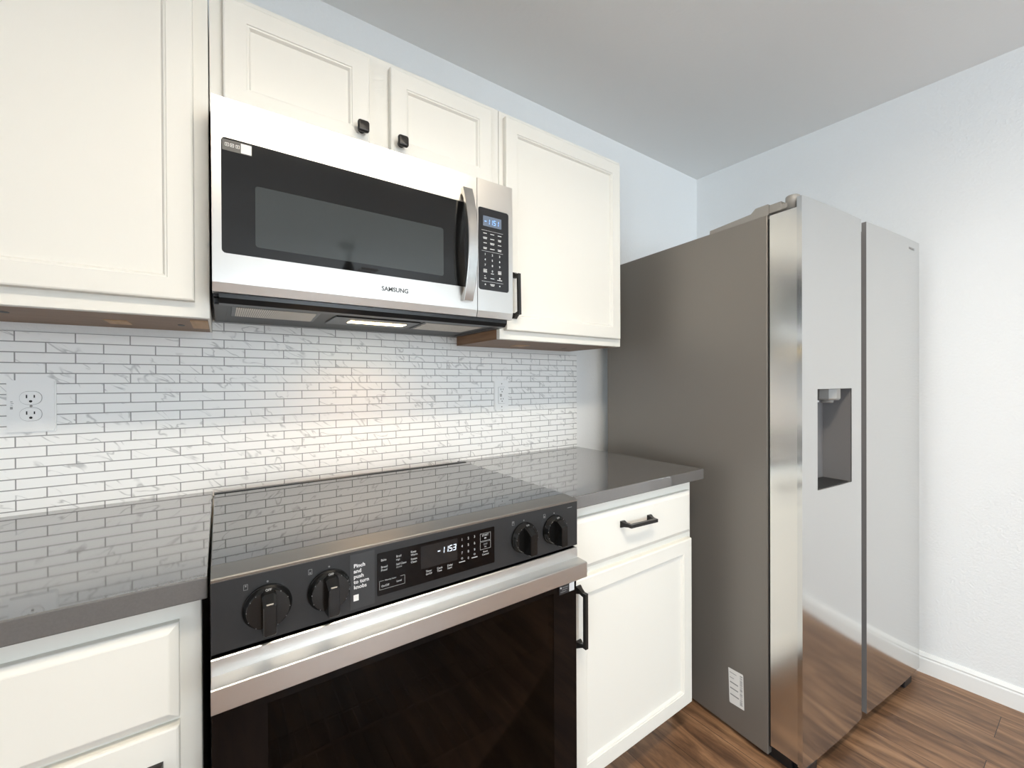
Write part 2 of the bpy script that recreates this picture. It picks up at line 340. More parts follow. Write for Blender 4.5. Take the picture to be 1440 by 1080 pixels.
for ya, yc, z0, z1 in ((-3.0, -3.05, .7, 2.2), (-4.45, -4.5, .7, 2.2), (-3.05, -4.45, .7, .75), (-3.05, -4.45, 2.15, 2.2), (-3.725, -3.775, .75, 2.15)): rwall(b, ya, yc, z0, z1, .03, .09)
rwall(p, -3.05, -4.45, .75, 2.15, .058, .064)
obj('window_frame', b, M['trim'], e); obj('window_pane', p, M['pane'], e)
window('invented_window_2', False, -4.25, -2.55, .35, 2.25, XL, 'invented white framed window in the left wall')  # out of view, invented to bring in fill from the left
# baseboard along the right wall
b = nb(); prof = [(0, 0), (-.014, 0), (-.014, .058), (-.011, .064), (-.013, .070), (-.008, .078), (-.004, .083), (0, .083)]
A = [b.verts.new((xw(-.0)+p, -.0, z)) for p, z in prof]; B = [b.verts.new((xw(YB)+p, YB, z)) for p, z in prof]
for i in range(len(prof)): b.faces.new((A[i], A[(i+1) % 8], B[(i+1) % 8], B[i]))
b.faces.new(A); b.faces.new(B[::-1])
struct('baseboard_right', b, M['trim'], 'white moulded baseboard along the right wall', 'baseboard')

# tiled backsplash
b = nb()
prism(b, [(-.56, .90), (1.3885, .90), (1.3885, 1.3405), (.762, 1.3405), (.762, 1.402), (-.0015, 1.402), (-.0015, 1.3405), (-.56, 1.3405)], 'y', 0, .004)
o = obj('backsplash', b, M['tile']); o['label'] = 'white marble brick tile backsplash running between counters and wall cabinets'; o['category'] = 'backsplash'; o['kind'] = 'structure'

# ------------------------------------------------------------------ hardware
def bar_pull(p0, p1, yface, parent, proj=.034):
    """square bar pull between two flared feet; p0, p1 = (x, z) of the bar's ends"""
    b = nb(); a = Vector((p0[0], 0, p0[1])); c = Vector((p1[0], 0, p1[1])); d = (c-a).normalized(); s = Vector((d.z, 0, -d.x)); t = .0048
    yb = yface-proj
    q = [(-t, yb), (t, yb), (t*1.05, yb+.0095), (-t*1.05, yb+.0095)]
    sweep(b, None, [[a+d*u+s*x+Vector((0, y, 0)) for x, y in q] for u in (0, (c-a).length)])
    for base, sg in ((a, 1), (c, -1)):
        secs = []
        for y, r, off in ((yface, .0095, .011), (yface-.004, .0090, .011), (yface-.012, .0060, .010), (yface-.022, .0050, .0055), (yb+.006, .0050, .0050)):
            cc = base+d*sg*off*(-1 if False else 1)
            # feet stand a little outside the bar's ends, leaning in to the bar
            cc = base+d*sg*(.0105-off)
            secs.append([cc+d*u*r+s*v_*r+Vector((0, y, 0)) for u, v_ in ((-1, -1), (1, -1), (1, 1), (-1, 1))])
        sweep(b, None, secs)
    return obj('handle', b, M['hardware'], parent, 'matt black bar pull with flared feet')
def square_knob(x, z, yface, parent):
    b = nb()
    lathe(b, [(.009, 0), (.0075, .004), (.0062, .012), (.008, .016)], (x, yface, z), 'y', 20)
    st = ((-.0140, .0105, .004), (-.0148, .0132, .006), (-.0175, .0144, .006), (-.0225, .0144, .006), (-.0252, .0132, .0055), (-.0262, .0112, .005))
    sweep(b, None, [[(px_, yface+dy, pz_) for px_, pz_ in rrect(x-h, x+h, z-h, z+h, r, 5)] for dy, h, r in st])
    return obj('knob', b, M['hardware'], parent, 'black square knob', smooth=40)
SHAKER = lambda th, w=.0445: [(0, th), (0, .004), (.0012, .0012), (.004, 0), (w, 0), (w+.0012, .0022), (w+.0032, .0026), (w+.0045, .0028), (w+.0075, .0075), (w+.0085, .0095)]
SLAB = lambda th: [(0, th), (0, .0075), (.001, .0062), (.0115, .0006), (.0135, 0)]

# ------------------------------------------------------------------ wall cabinets
YF, YD = -.300, -.3185
def wall_cabinet(name, label, x0, x1, z0, z1, doors, wood_left=False, wood_right=False, blocks=()):
    t = thing(name, label, 'cabinet', ((x0+x1)/2, 0, z0))
    b = nb(); box(b, x0+.004, x1-(.004 if wood_right or True else 0), YF+.019, .003, z0+.012, z1-.001); obj('carcass', b, M['cab'], t)
    b = nb(); box(b, x0, x1, YF, YF+.019, z0, z1, .0012, 1); obj('face_frame', b, M['cab'], t)
    b = nb(); box(b, x0+.004, x1-.004, YF+.019, .003, z0, z0+.012)
    obj('underside', b, M['woodunder'], t, 'brown unpainted underside')
    if blocks:
        for hx, hy in blocks[1]:
            hb = nb(); prism(hb, [(hx+.007*math.cos(2*PI*i/16), hy+.016*math.sin(2*PI*i/16)) for i in range(16)], 'z', z0-.0006, z0+.004)
            obj('screw_hole', hb, M['dark'], t, 'dark screw hole in the underside')
        for bx0, bx1, by0, by1 in blocks[0]:
            pb = nb(); box(pb, bx0, bx1, by0, by1, z0-.0015, z0+.004); obj('corner_block', pb, M['pine'], t, 'pale wood block')
    if wood_left:
        b = nb(); box(b, x0, x0+.004, YF+.019, .003, z0, z1-.001); obj('side_panel', b, M['wood'], t, 'brown wood grain side')
    else:
        b = nb(); box(b, x0, x0+.004, YF+.019, .003, z0, z1-.001); obj('side_panel', b, M['cab'], t)
    b = nb(); box(b, x1-.004, x1, YF+.019, .003, z0, z1-.001); obj('side_panel', b, M['cab'], t)
    for dx0, dx1, dz0, dz1, kind, hp in doors:
        d = obj('door', rings_panel(nb(), dx0, dx1, dz0, dz1, YD, SHAKER(.0185)), M['cab'], t)
        if kind == 'knob': square_knob(hp[0], hp[1], YD, d)
        elif kind == 'pull': bar_pull(hp[0], hp[1], YD, d)
    return t
wall_cabinet('wall_cabinet', 'white shaker wall cabinet at far left, above the double outlet plate', -.502, -.0022, 1.3600, 2.098,
             [(-.468, -.0286, 1.3935, 2.0765, None, None)],
             blocks=([(-.196, -.1575, -.165, -.09), (-.040, -.007, -.25, -.09)], [(-.335, -.19), (-.0401, -.1256)][:1]+[(-.062, -.135)]))
wall_cabinet('wall_cabinet', 'short white two-door wall cabinet with square black knobs, directly above the microwave', 0, .7605, 1.8185, 2.098,
             [(.0245, .3447, 1.836, 2.0765, 'knob', (.3222, 1.8768)), (.4005, .7245, 1.836, 2.0765, 'knob', (.4278, 1.8727))])
wall_cabinet('wall_cabinet', 'tall white shaker wall cabinet with a black pull, between microwave and refrigerator', .7620, 1.3445, 1.3575, 2.098,
             [(.7785, 1.3265, 1.386, 2.0775, 'pull', ((.8055, 1.5655), (.8075, 1.434)))], wood_left=True,
             blocks=([(.94, .995, -.16, -.10)], [(.9817, -.1368), (1.2067, -.1148)]))

# ------------------------------------------------------------------ base cabinets and counters
ZT, TC, YCF = .9157, .0344, -.6354
YBF, YBD = -.5965, -.6150
def base_cabinet(name, label, x0, x1, drawer, door, dpull, vpull):
    t = thing(name, label, 'cabinet', ((x0+x1)/2, 0, 0))
    b = nb(); box(b, x0, x1, YBF+.019, .003, .10, ZT-TC-.0005); obj('carcass', b, M['cab'], t)
    b = nb(); box(b, x0, x1, YBF, YBF+.019, .10, ZT-TC-.0005, .0012, 1); obj('face_frame', b, M['cab'], t)
    b = nb(); box(b, x0, x1, YBF+.075, .003, 0, .10); obj('toe_kick', b, M['cab'], t)
    d = obj('drawer', rings_panel(nb(), *drawer, YBD, SLAB(.0185)), M['cab'], t)
    if dpull: bar_pull(dpull[0], dpull[1], YBD, d)
    d = obj('door', rings_panel(nb(), *door, YBD, SHAKER(.0185)), M['cab'], t)
    if vpull: bar_pull(vpull[0], vpull[1], YBD, d)
base_cabinet('base_cabinet', 'white base cabinet left of the oven, with one long drawer over a door', -.50, -.0118,
             (-.463, -.0400, .6965, .8445), (-.463, -.0400, .118, .687), None, ((-.0690, .631), (-.0690, .484)))
base_cabinet('base_cabinet', 'white base cabinet with black bar pulls, between the oven and the refrigerator', .7625, 1.357,
             (.7915, 1.3363, .7020, .8445), (.7915, 1.3395, .1175, .6805), ((.984, .7985), (1.107, .7935)), ((.8045, .657), (.8045, .511)))
def counter(x0, x1, label):
    b = nb(); box(b, x0, x1, YCF, -.0002, ZT-TC, ZT, .0022, 2); o = obj('countertop', b, M['quartz']); o['label'] = label; o['category'] = 'countertop'
counter(-.515, -.0030, 'polished grey quartz countertop slab left of the range')
counter(.7612, 1.3794, 'polished grey quartz countertop slab between the range and the refrigerator')

# ------------------------------------------------------------------ outlets
def receptacle_slots(bm, x, z, k=1.0, ground=True):
    y0 = -.0085
    for dx, h in ((-.0064*k, .0078*k), (.0058*k, .0064*k)):
        box(bm, x+dx-.0011, x+dx+.0011, y0-.0002, y0+.002, z+.0035-h/2, z+.0035+h/2)
    lathe(bm, [(0, .0002), (.0027*k, .0002), (.0027*k, -.002), (0, -.002)], (x, y0, z-.0078*k), 'y', 14)
t = thing('wall_outlet', 'wide white double outlet plate at the far left of the backsplash', 'outlet', (-.3445, 0, 1.1655))
b = nb(); prism(b, rrect(-.3838, -.3052, 1.1052, 1.2262, .003), 'y', -.0005, -.0035); prism(b, rrect(-.3815, -.3075, 1.1075, 1.2239, .003), 'y', -.0035, -.0062); obj('cover_plate', b, M['outlet'], t, smooth=30)
for z in (1.1852, 1.1471):
    b = nb(); prism(b, rrect(-.3625, -.3280, z-.0150, z+.0150, .0135, 8), 'y', -.005, -.0085); r = obj('receptacle', b, M['outlet'], t)
    b = nb(); prism(b, rrect(-.3632, -.3273, z-.0157, z+.0157, .0140, 8), 'y', -.005, -.0066); obj('receptacle_rim', b, M['print'], r, 'thin grey outline')
    b = nb(); receptacle_slots(b, -.3452, z); obj('slots', b, M['dark'], r, 'dark slots and ground hole')
b = nb(); lathe(b, [(0, .0067), (.0022, .0067), (.0026, .006), (0, .006)], (-.3452, 0, 1.1662), 'y', 12); obj('screw', b, M['fgrey'], t)
b = nb()
for i, (dx, dz, ww, hh) in enumerate(((0, .009, .0035, .0015), (.001, .005, .0045, .001), (0, .001, .0035, .001), (-.0002, -.0055, .004, .0055))):
    box(b, -.3755+dx-ww/2, -.3755+dx+ww/2, -.0064, -.006, 1.168+dz-hh/2, 1.168+dz+hh/2)
obj('printed_marks', b, M['print'], t, 'small grey printed marks')
t = thing('wall_outlet', 'narrow white rectangular outlet on the tiles below the right wall cabinet', 'outlet', (.9635, 0, 1.1635))
b = nb(); prism(b, rrect(.9290, .9980, 1.1056, 1.2213, .003), 'y', -.0005, -.0035); prism(b, rrect(.9312, .9958, 1.1078, 1.2191, .003), 'y', -.0035, -.0062); obj('cover_plate', b, M['outlet'], t, smooth=30)
b = nb(); prism(b, rrect(.9470, .9802, 1.130, 1.197, .002), 'y', -.005, -.0085); r = obj('receptacle', b, M['outlet'], t)
b = nb(); prism(b, rrect(.9462, .9810, 1.1292, 1.1978, .0025), 'y', -.005, -.0066); obj('receptacle_rim', b, M['print'], r, 'thin grey outline')
b = nb(); receptacle_slots(b, .9636, 1.1845, .85); obj('slots', b, M['dark'], r, 'dark slots and ground hole'); b = nb(); receptacle_slots(b, .9636, 1.1455, .85); obj('slots', b, M['dark'], r, 'dark slots and ground hole')
b = nb(); box(b, .9525, .9625, -.0092, -.008, 1.1645, 1.1685); box(b, .9525, .9625, -.0092, -.008, 1.1585, 1.1625); obj('test_button', b, M['fgrey'], r)
for z in (1.2105, 1.1165):
    b = nb(); lathe(b, [(0, .0067), (.0022, .0067), (.0026, .006), (0, .006)], (.9636, 0, z), 'y', 12); obj('screw', b, M['fgrey'], t)

# ------------------------------------------------------------------ microwave
YM = -.3814; MX0, MX1, MXS = .0030, .7582, .6328; MZ0, MZ1 = 1.4085, 1.8135; ZCH = 1.4275
t = thing('microwave', 'stainless steel over-the-range microwave with dark glass window, mounted under the short cabinet', 'microwave', (.38, -.19, 1.3885))
b = nb(); box(b, .004, .757, -.345, -.0005, 1.4035, MZ1-.002); obj('body', b, M['dark'], t)
def front_slab(bm, x0, x1, holes):
    """stainless front with an opening and a tilted strip along the bottom"""
    (hx0, hx1, hz0, hz1) = holes; yb = -.350
    ring = [(x0, MZ1), (x1, MZ1), (x1, ZCH), (x0, ZCH)]
    o_ = [bm.verts.new((x, YM, z)) for x, z in ring]; r = 0.008
    hp = rrect(hx0, hx1, hz0, hz1, r, 4)     # starts at right-top corner, counter-clockwise
    hv = [bm.verts.new((x, YM, z)) for x, z in hp]; hb_ = [bm.verts.new((x, YM+.004, z)) for x, z in hp]; n = len(hv); q = n//4
    # corners of the hole: idx groups 0:TR 1:TL 2:BL 3:BR
    oTL, oTR, oBR, oBL = o_
    seq = [oTR, oTL, oBL, oBR]
    for g in range(4):
        ids = list(range(g*q, g*q+q))
        for i, j in zip(ids, ids[1:]): bm.faces.new((seq[g], hv[i], hv[j]))
        nx = (g+1) % 4; bm.faces.new((seq[g], hv[ids[-1]], hv[(ids[-1]+1) % n], seq[nx]))
    for i in range(n): bm.faces.new((hv[i], hv[(i+1) % n], hb_[(i+1) % n], hb_[i]))
    ob = [bm.verts.new(p) for p in ((x0, yb, MZ1), (x1, yb, MZ1), (x1, yb, MZ0), (x0, yb, MZ0))]
    cl = bm.verts.new((x0, YM+.006, MZ0)); crr = bm.verts.new((x1, YM+.006, MZ0))
    bm.faces.new((oTL, oTR, ob[1], ob[0])); bm.faces.new((oBL, oBR, crr, cl)); bm.faces.new((cl, crr, ob[2], ob[3]))
    bm.faces.new((oTL, ob[0], ob[3], cl, oBL)); bm.faces.new((oTR, oBR, crr, ob[2], ob[1]))
WIN = (.0195, .6075, 1.4895, 1.7315); PAN = (.6365, .7435, 1.4895, 1.7315)
b = nb(); front_slab(b, MX0, MXS-.0009, WIN); door = obj('door', b, M['steel'], t, 'brushed stainless steel door frame')
b = nb(); prism(b, rrect(WIN[0], WIN[1], WIN[2], WIN[3], .008, 4), 'y', YM+.0015, YM+.006); win = obj('window', b, M['blackgloss'], door, 'dark glass window')
M['inner'] = mat('screened_glass', (.040, .046, .047), .06, IOR=1.5); bump(M['inner'], (1, 1, 1), 5, .01, .0003, 1)
b = nb(); prism(b, rrect(.0800, .5255, 1.5115, 1.6435, .006, 4), 'y', YM+.0011, YM+.0016); obj('viewing_screen', b, M['inner'], door, 'slightly paler see-through middle of the window')
b = nb(); text(b, 'SAMSUNG', (.3525, YM-.0002, 1.4510), (1, 0, 0), (0, 0, 1), .0108, bold=.045); obj('brand_lettering', b, M['logo'], door)
z0 = 1.7120; b = nb()
prism(b, rrect(.0215, .0745, z0-.007, z0+.016, .001, 2), 'y', YM+.0008, YM+.0012)
prism(b, rrect(.0545, .0738, z0-.0055, z0+.0145, .001, 2), 'y', YM+.0005, YM+.0008, 1)
for x in (.0262, .0352, .0452):
    for q in ((0, .0072, 0, .001), (0, .0072, .0062, .0072), (0, .001, 0, .0072), (.0062, .0072, 0, .0072), (.0025, .0045, .0025, .0048)):
        box(b, x+q[0], x+q[1], YM+.0005, YM+.0008, z0+.002+q[2], z0+.002+q[3], mi=1)
obj('sticker', b, [M['sticker'], M['label']], door, 'dark sticker with small icons and a white square')
# bowed strap handle
b = nb(); secs = []; hx0, hx1 = .5800, .6105
for i in range(25):
    s_ = i/24; z = 1.4485+(1.7680-1.4485)*s_; bow = 1-(2*s_-1)**2
    yo = -.3965-.0315*bow; th = .011+.003*bow
    if i in (0, 24): yi = YM
    elif i in (1, 23): yi = YM+.0; 
    else: yi = yo+th
    yi = min(yi, YM)
    secs.append([(hx0, yi, z), (hx0, yo+.002, z), (hx0+.002, yo, z), (hx1-.002, yo, z), (hx1, yo+.002, z), (hx1, yi, z)])
sweep(b, None, secs); obj('handle', b, M['steelvert'], door, 'bowed brushed steel handle', smooth=35)
b = nb(); front_slab(b, MXS+.0009, MX1, PAN); cp = obj('control_panel', b, M['steel'], t, 'stainless surround of the keypad')
b = nb(); prism(b, rrect(PAN[0], PAN[1], PAN[2], PAN[3], .008, 4), 'y', YM+.0010, YM+.006); obj('keypad', b, M['keypad'], cp, 'black keypad')
b = nb(); prism(b, rrect(.6535, .7175, 1.6785, 1.7085, .001, 2), 'y', YM+.0006, YM+.0010); obj('display', b, M['lcd'], cp, 'blue-grey clock display')
b = nb(); sevenseg(b, '-1151', (.6570, YM+.0004, 1.6850), .0150, .0082, .0105); obj('clock_digits', b, M['digitblue'], cp, 'blue digits reading 1151')
b = nb(); yk = YM+.0008
def dash(bm, x, z, ww, h=.0018): box(bm, x-ww/2, x+ww/2, yk, yk+.0003, z-h/2, z+h/2)
for z in (1.6655, 1.6045, 1.5150): box(b, .6480, .7230, yk, yk+.0003, z-.0003, z+.0003)
KX = (.6600, .6850, .7110)
rr = random.Random(3)
for r_, z in enumerate((1.6570, 1.6425, 1.6285, 1.6130)):
    for c_, x in enumerate(KX):
        ww = rr.uniform(.011, .016)
        if (r_+c_) % 2 == 0 or r_ == 0: dash(b, x, z, ww)
        else: dash(b, x, z+.0018, ww); dash(b, x, z-.0016, ww*.85)
for r_, row in enumerate(('123', '456', '789')):
    for c_, ch in enumerate(row): text(b, ch, (KX[c_], yk, 1.5925-.0158*r_), (1, 0, 0), (0, 0, 1), .0058, 'CENTER', bold=.04)
text(b, '0', (KX[1], yk, 1.5445), (1, 0, 0), (0, 0, 1), .0058, 'CENTER', bold=.04)
for x in (KX[0], KX[2]):
    for dz in (0, -.0040, -.0075): dash(b, x, 1.5500+dz, .012)
dash(b, KX[1], 1.5400, .010)
dash(b, KX[1], 1.5255, .013); dash(b, KX[2], 1.5235, .017); lathe(b, [(0, .0003), (.0026, .0003), (.0026, 0), (0, 0)], (KX[2], yk, 1.5290), 'y', 10)
dash(b, KX[0], 1.5245, .007); dash(b, KX[0]-.001, 1.5310, .004)
dash(b, KX[1], 1.5080, .016); dash(b, KX[1], 1.5045, .012)
for x in (KX[0], KX[2]): lathe(b, [(0, .0003), (.0022, .0003), (.0022, 0), (0, 0)], (x, yk, 1.5060), 'y', 10)
obj('keypad_markings', b, M['white'], cp, 'small white keypad digits and marks')
# underside with filters and lamp
b = nb(); box(b, .004, .757, -.330, -.0005, 1.3905, 1.4035, .002, 1); base = obj('vent_base', b, M['hood'], t, 'dark grey underside')
b = nb(); prism(b, [(-.364, 1.4082), (-.330, 1.4037), (-.330, 1.3870), (-.352, 1.3885), (-.364, 1.3990)], 'x', .014, .748); obj('front_vent', b, M['black'], t, 'black vent strip along the bottom front')
for a_, c_ in ((.0052, .030), (.726, .755)):
    b = nb(); box(b, a_, c_, -.335, -.05, 1.3880, 1.3905, .001, 1); obj('side_rail', b, M['hood'], t)
for x0, x1, x2, x3 in ((.0465, .2135, .222, .0475), (.506, .690, .690, .520)):
    y0, y1 = -.312, -.165
    b = nb(); prism(b, [(x0-.008, y0-.006), (x1+.008, y0-.008), (x2+.008, y1+.008), (x3-.008, y1+.008)], 'z', 1.3885, 1.3907); fr = obj('filter_frame', b, M['black'], t)
    b = nb(); prism(b, [(x0, y0), (x1, y0), (x2, y1), (x3, y1)], 'z', 1.3875, 1.3886); obj('grease_filter', b, M['filter'], fr, 'woven aluminium mesh')
b = nb(); box(b, .262, .492, -.300, -.150, 1.3870, 1.3907, .0015, 1); lp = obj('lamp_cover', b, M['black'], t, 'dark lamp cover')
b = nb(); box(b, .3100, .4680, -.248, -.206, 1.3860, 1.3872, .0005, 1); obj('lamp_lens', b, M['glowwarm'], lp, 'glowing warm lamp lens')
l = bpy.data.lights.new('cooktop_lamp', 'AREA'); l.shape = 'RECTANGLE'; l.size = .15; l.size_y = .04; l.energy = .55; l.color = (1, .56, .27); l.spread = math.radians(130)
lo = bpy.data.objects.new('cooktop_lamp', l); C.objects.link(lo); lo.location = (.389-.38, -.227+.19, 1.3855-1.3885); lo.rotation_euler = (math.radians(4), 0, 0); lo.parent = t

# ------------------------------------------------------------------ range
RX0, RX1 = .0010, .7590; YP = -.6600
t = thing('range', 'slide-in electric range with black glass top, charcoal knob panel and steel-handled oven door', 'range', (.38, -.33, 0))
b = nb(); box(b, RX0+.003, RX1-.003, -.655, -.64, .02, .800); box(b, RX0+.003, RX0+.03, -.64, -.03, .02, .905); box(b, RX1-.03, RX1-.003, -.64, -.03, .02, .905)
box(b, RX0+.03, RX1-.03, -.05, -.03, .02, .905); box(b, RX0+.03, RX1-.03, -.655, -.05, .02, .10); box(b, RX0+.03, RX1-.03, -.64, -.05, .75, .905)
b.free(); b = nb()
# cabinet body with an open oven cavity behind the pane
for q in ((RX0+.003, .065, -.640, -.03, .02, .905), (.695, RX1-.003, -.640, -.03, .02, .905), (.065, .695, -.10, -.03, .02, .905), (.065, .695, -.640, -.10, .02, .22), (.065, .695, -.640, -.10, .715, .905)): box(b, *q)
obj('body', b, M['dark'], t)
b = nb(); box(b, RX0, RX1, -.6120, -.078, ZT+.0007, .9225, .0012, 1); obj('cooktop', b, M['cookglass'], t, 'black ceramic glass cooktop')
b = nb(); box(b, RX0, RX1, -.0775, -.0600, ZT+.0007, .9245, .001, 1); obj('rear_trim', b, M['black'], t, 'black vent trim along the back')
b = nb(); box(b, RX0+.004, RX1-.004, -.059, -.046, ZT+.0007, .9190); obj('rear_vent', b, M['dgrey'], t)
b = nb(); prism(b, [(-.6125, .9222), (-.6125, .9105), (-.6600, .9090), (-.6610, .9168), (-.6590, .9185)], 'x', RX0, RX1); obj('front_trim', b, M['charlight'], t, 'grey metal trim strip along the front edge')
b = nb()
for i in range(9): box(b, .022+i*.0075, .027+i*.0075, -.645, -.6435, .9187, .9192)
obj('trim_print', b, M['white'], t, 'faint printed line')
b = nb(); prism(b, [(YP, .9140), (-.640, .9090), (-.640, .8005), (YP+.0005, .8020), (YP-.0008, .8035), (YP-.0010, .9125)], 'x', RX0, RX1); panel = obj('control_panel', b, M['charcoal'], t, 'charcoal metal knob panel')
yp = YP-.0012
b = nb(); prism(b, rrect(.2520, .5095, .8200, .8990, .002, 2), 'y', yp-.0008, yp+.001); obj('display', b, M['ovenglass'], panel, 'black glass touch display')
M['disp2'] = mat('display_window', (.012, .012, .013), .05); bump(M['disp2'], (1, 1, 1), 5, .01, .0003, 1)
b = nb(); box(b, .338, .418, yp-.0010, yp-.0008, .848, .893); obj('clock_window', b, M['disp2'], panel)
b = nb(); sevenseg(b, '-1153', (.3725, yp-.0013, .8695), .0125, .0070, .0088); obj('clock_digits', b, M['digit'], panel, 'white digits reading 1153')
ty = yp-.0011; UX, UZ = (1, 0, 0), (0, 0, 1); b = nb()
def tl(s, x, z, h=.0040, al='LEFT'): text(b, s, (x, ty, z), UX, UZ, h, al, bold=.02, xs=.92)
tl('Bake', .2590, .8835); tl('Broil', .2880, .8840); tl('High', .2880, .8780, .003); tl('Keep', .3170, .8855); tl('Warm', .3170, .8795)
tl('Bread', .2590, .8705); tl('Proof', .2590, .8645); tl('Self Clean', .2880, .8690, .0038); tl('3 2 5 Hr', .2880, .8640, .0025); tl('Steam', .3170, .8715); tl('Clean', .3170, .8655)
tl('Warming Center', .2660, .8455, .0024); tl('On/Off', .2595, .8350, .0038); tl('Level', .2885, .8370, .0036)
for q in ((.2560, .3050, .8305, .8309), (.2560, .2561+.0003, .8305, .8470), (.3046, .3050, .8305, .8470), (.2560, .2640, .8466, .8470), (.2960, .3050, .8466, .8470)): box(b, q[0], q[1], ty, ty+.0003, q[2], q[3])
obj('oven_mode_words', b, M['dim'], panel, 'small white oven mode words'); b = nb()
tl('Timer', .3480, .8395); tl('On/Off', .3480, .8340, .0034); tl('Cook', .3720, .8395); tl('Time', .3720, .8340); tl('Delay', .3950, .8395); tl('Start', .3950, .8340)
obj('timer_words', b, M['dim'], panel, 'small white timer words'); b = nb()
NX = (.4290, .4440, .4590)
for r_, row in enumerate(('123', '456', '789')):
    for c_, ch in enumerate(row): tl(ch, NX[c_], .8850-.0140*r_, .0052, 'CENTER')
tl('0', NX[1], .8430, .0052, 'CENTER')
for x, z in ((NX[0], .8460), (NX[2], .8480)):
    text(b, 'o', (x, ty, z), UX, UZ, .0062, 'CENTER'); box(b, x-.007, x+.007, ty, ty+.0003, z-.0058, z-.0040)
tl('START', .4860, .8830, .0042, 'CENTER'); box(b, .4835, .4885, ty, ty+.0003, .8775, .8800)
tl('Smart', .4860, .8480, .0038, 'CENTER'); tl('Control', .4860, .8420, .0038, 'CENTER')
for z0 in (.8730, .8550):
    z1 = z0+.0165; x0, x1 = .4730, .4995
    for q in ((x0, x1, z0, z0+.0005), (x0, x1, z1-.0005, z1), (x0, x0+.0005, z0, z1), (x1-.0005, x1, z0, z1)): box(b, q[0], q[1], ty, ty+.0003, q[2], q[3])
obj('number_pad', b, M['dim'], panel, 'white number keys and boxed start key')
b = nb(); text(b, 'OFF', (.4860, ty, .8635), UX, UZ, .0042, 'CENTER'); box(b, .4835, .4885, ty, ty+.0003, .8590, .8610); obj('unlit_key', b, M['faint'], panel)
# instruction sticker
b = nb(); box(b, .2040, .2475, yp-.0005, yp+.0005, .8090, .9080); st = obj('sticker', b, M['sticker'], panel, 'dark instruction sticker with white lettering')
b = nb()
for i, s in enumerate(('Pinch', 'and', 'push', 'to turn', 'knobs')): text(b, s, (.2100, yp-.0008, .8835-.0096*i), UX, UZ, .0066, bold=.03)
obj('sticker_lettering', b, M['white'], st, 'white words Pinch and push to turn knobs')
b = nb(); box(b, .2095, .2185, yp-.0008, yp-.0005, .8235, .8345); obj('sticker_square', b, M['label'], st, 'blank white square')
# burner marks beside each knob, small print at the right
KXS = (.0760, .1690, .5905, .6820); KZ = .8575
for i, x in enumerate(KXS):
    b = nb(); mx_, mz = x-.0330, .8905
    for q in ((0, .006, 0, .0006), (0, .006, .0084, .009), (0, .0006, 0, .009), (.0054, .006, 0, .009)): box(b, mx_+q[0], mx_+q[1], yp-.0003, yp+.0003, mz+q[2], mz+q[3])
    box(b, mx_+.002, mx_+.004, yp-.0003, yp+.0003, mz+(.005 if i % 2 == 0 else .0015), mz+(.0075 if i % 2 == 0 else .004)); obj('burner_mark', b, M['faint'], panel, 'faint burner position mark')
    b = nb(); lathe(b, [(0, .0004), (.0016, .0004), (.0016, 0), (0, 0)], (x, yp, .8965), 'y', 8); obj('indicator_dot', b, M['faint'], panel)
b = nb(); box(b, .7260, .7410, yp-.0003, yp+.0003, .9010, .9024); obj('small_print', b, M['faint'], panel)
def range_knob(x):
    b = nb()
    lathe(b, [(0, -.001), (.0350, -.001), (.0350, .0045), (.0335, .0065), (.0320, .0130), (.0300, .0155), (0, .0160)], (x, YP-.001, KZ), 'y', 48)
    k = obj('knob', b, M['knobblack'], t, 'round black control knob', smooth=35)
    b = nb(); g = []
    # fin grip standing proud of the disc
    for y, hw, z0, z1 in ((YP-.014, .0105, -.0325, .0305), (YP-.026, .0100, -.0320, .0285), (YP-.040, .0092, -.0305, .0190), (YP-.0415, .0082, -.0295, .0175)):
        g.append([(x-hw, y, KZ+z0+.002), (x-hw+.002, y, KZ+z0), (x+hw-.002, y, KZ+z0), (x+hw, y, KZ+z0+.002), (x+hw, y, KZ+z1-.0035), (x+hw-.004, y, KZ+z1), (x-hw+.004, y, KZ+z1), (x-hw, y, KZ+z1-.0035)])
    sweep(b, None, g); obj('grip', b, M['knobblack'], k)
    b = nb(); text(b, 'OFF', (x, YP-.0182, KZ+.0302), UX, (0, -.55, -.83) if False else (0, .6, .8), .0035, 'CENTER', bold=.04)
    for a in (35, 65, 95, 125, 155, 215, 245, 275, 305, 325):
        r_ = .0302; box(b, x+r_*math.sin(math.radians(a))-.0004, x+r_*math.sin(math.radians(a))+.0004, YP-.0168, YP-.0158, KZ+r_*math.cos(math.radians(a))-.0006, KZ+r_*math.cos(math.radians(a))+.0006)
    obj('dial_marks', b, M['faint'], k, 'tiny white OFF word and dial dots')
for x in KXS: range_knob(x)
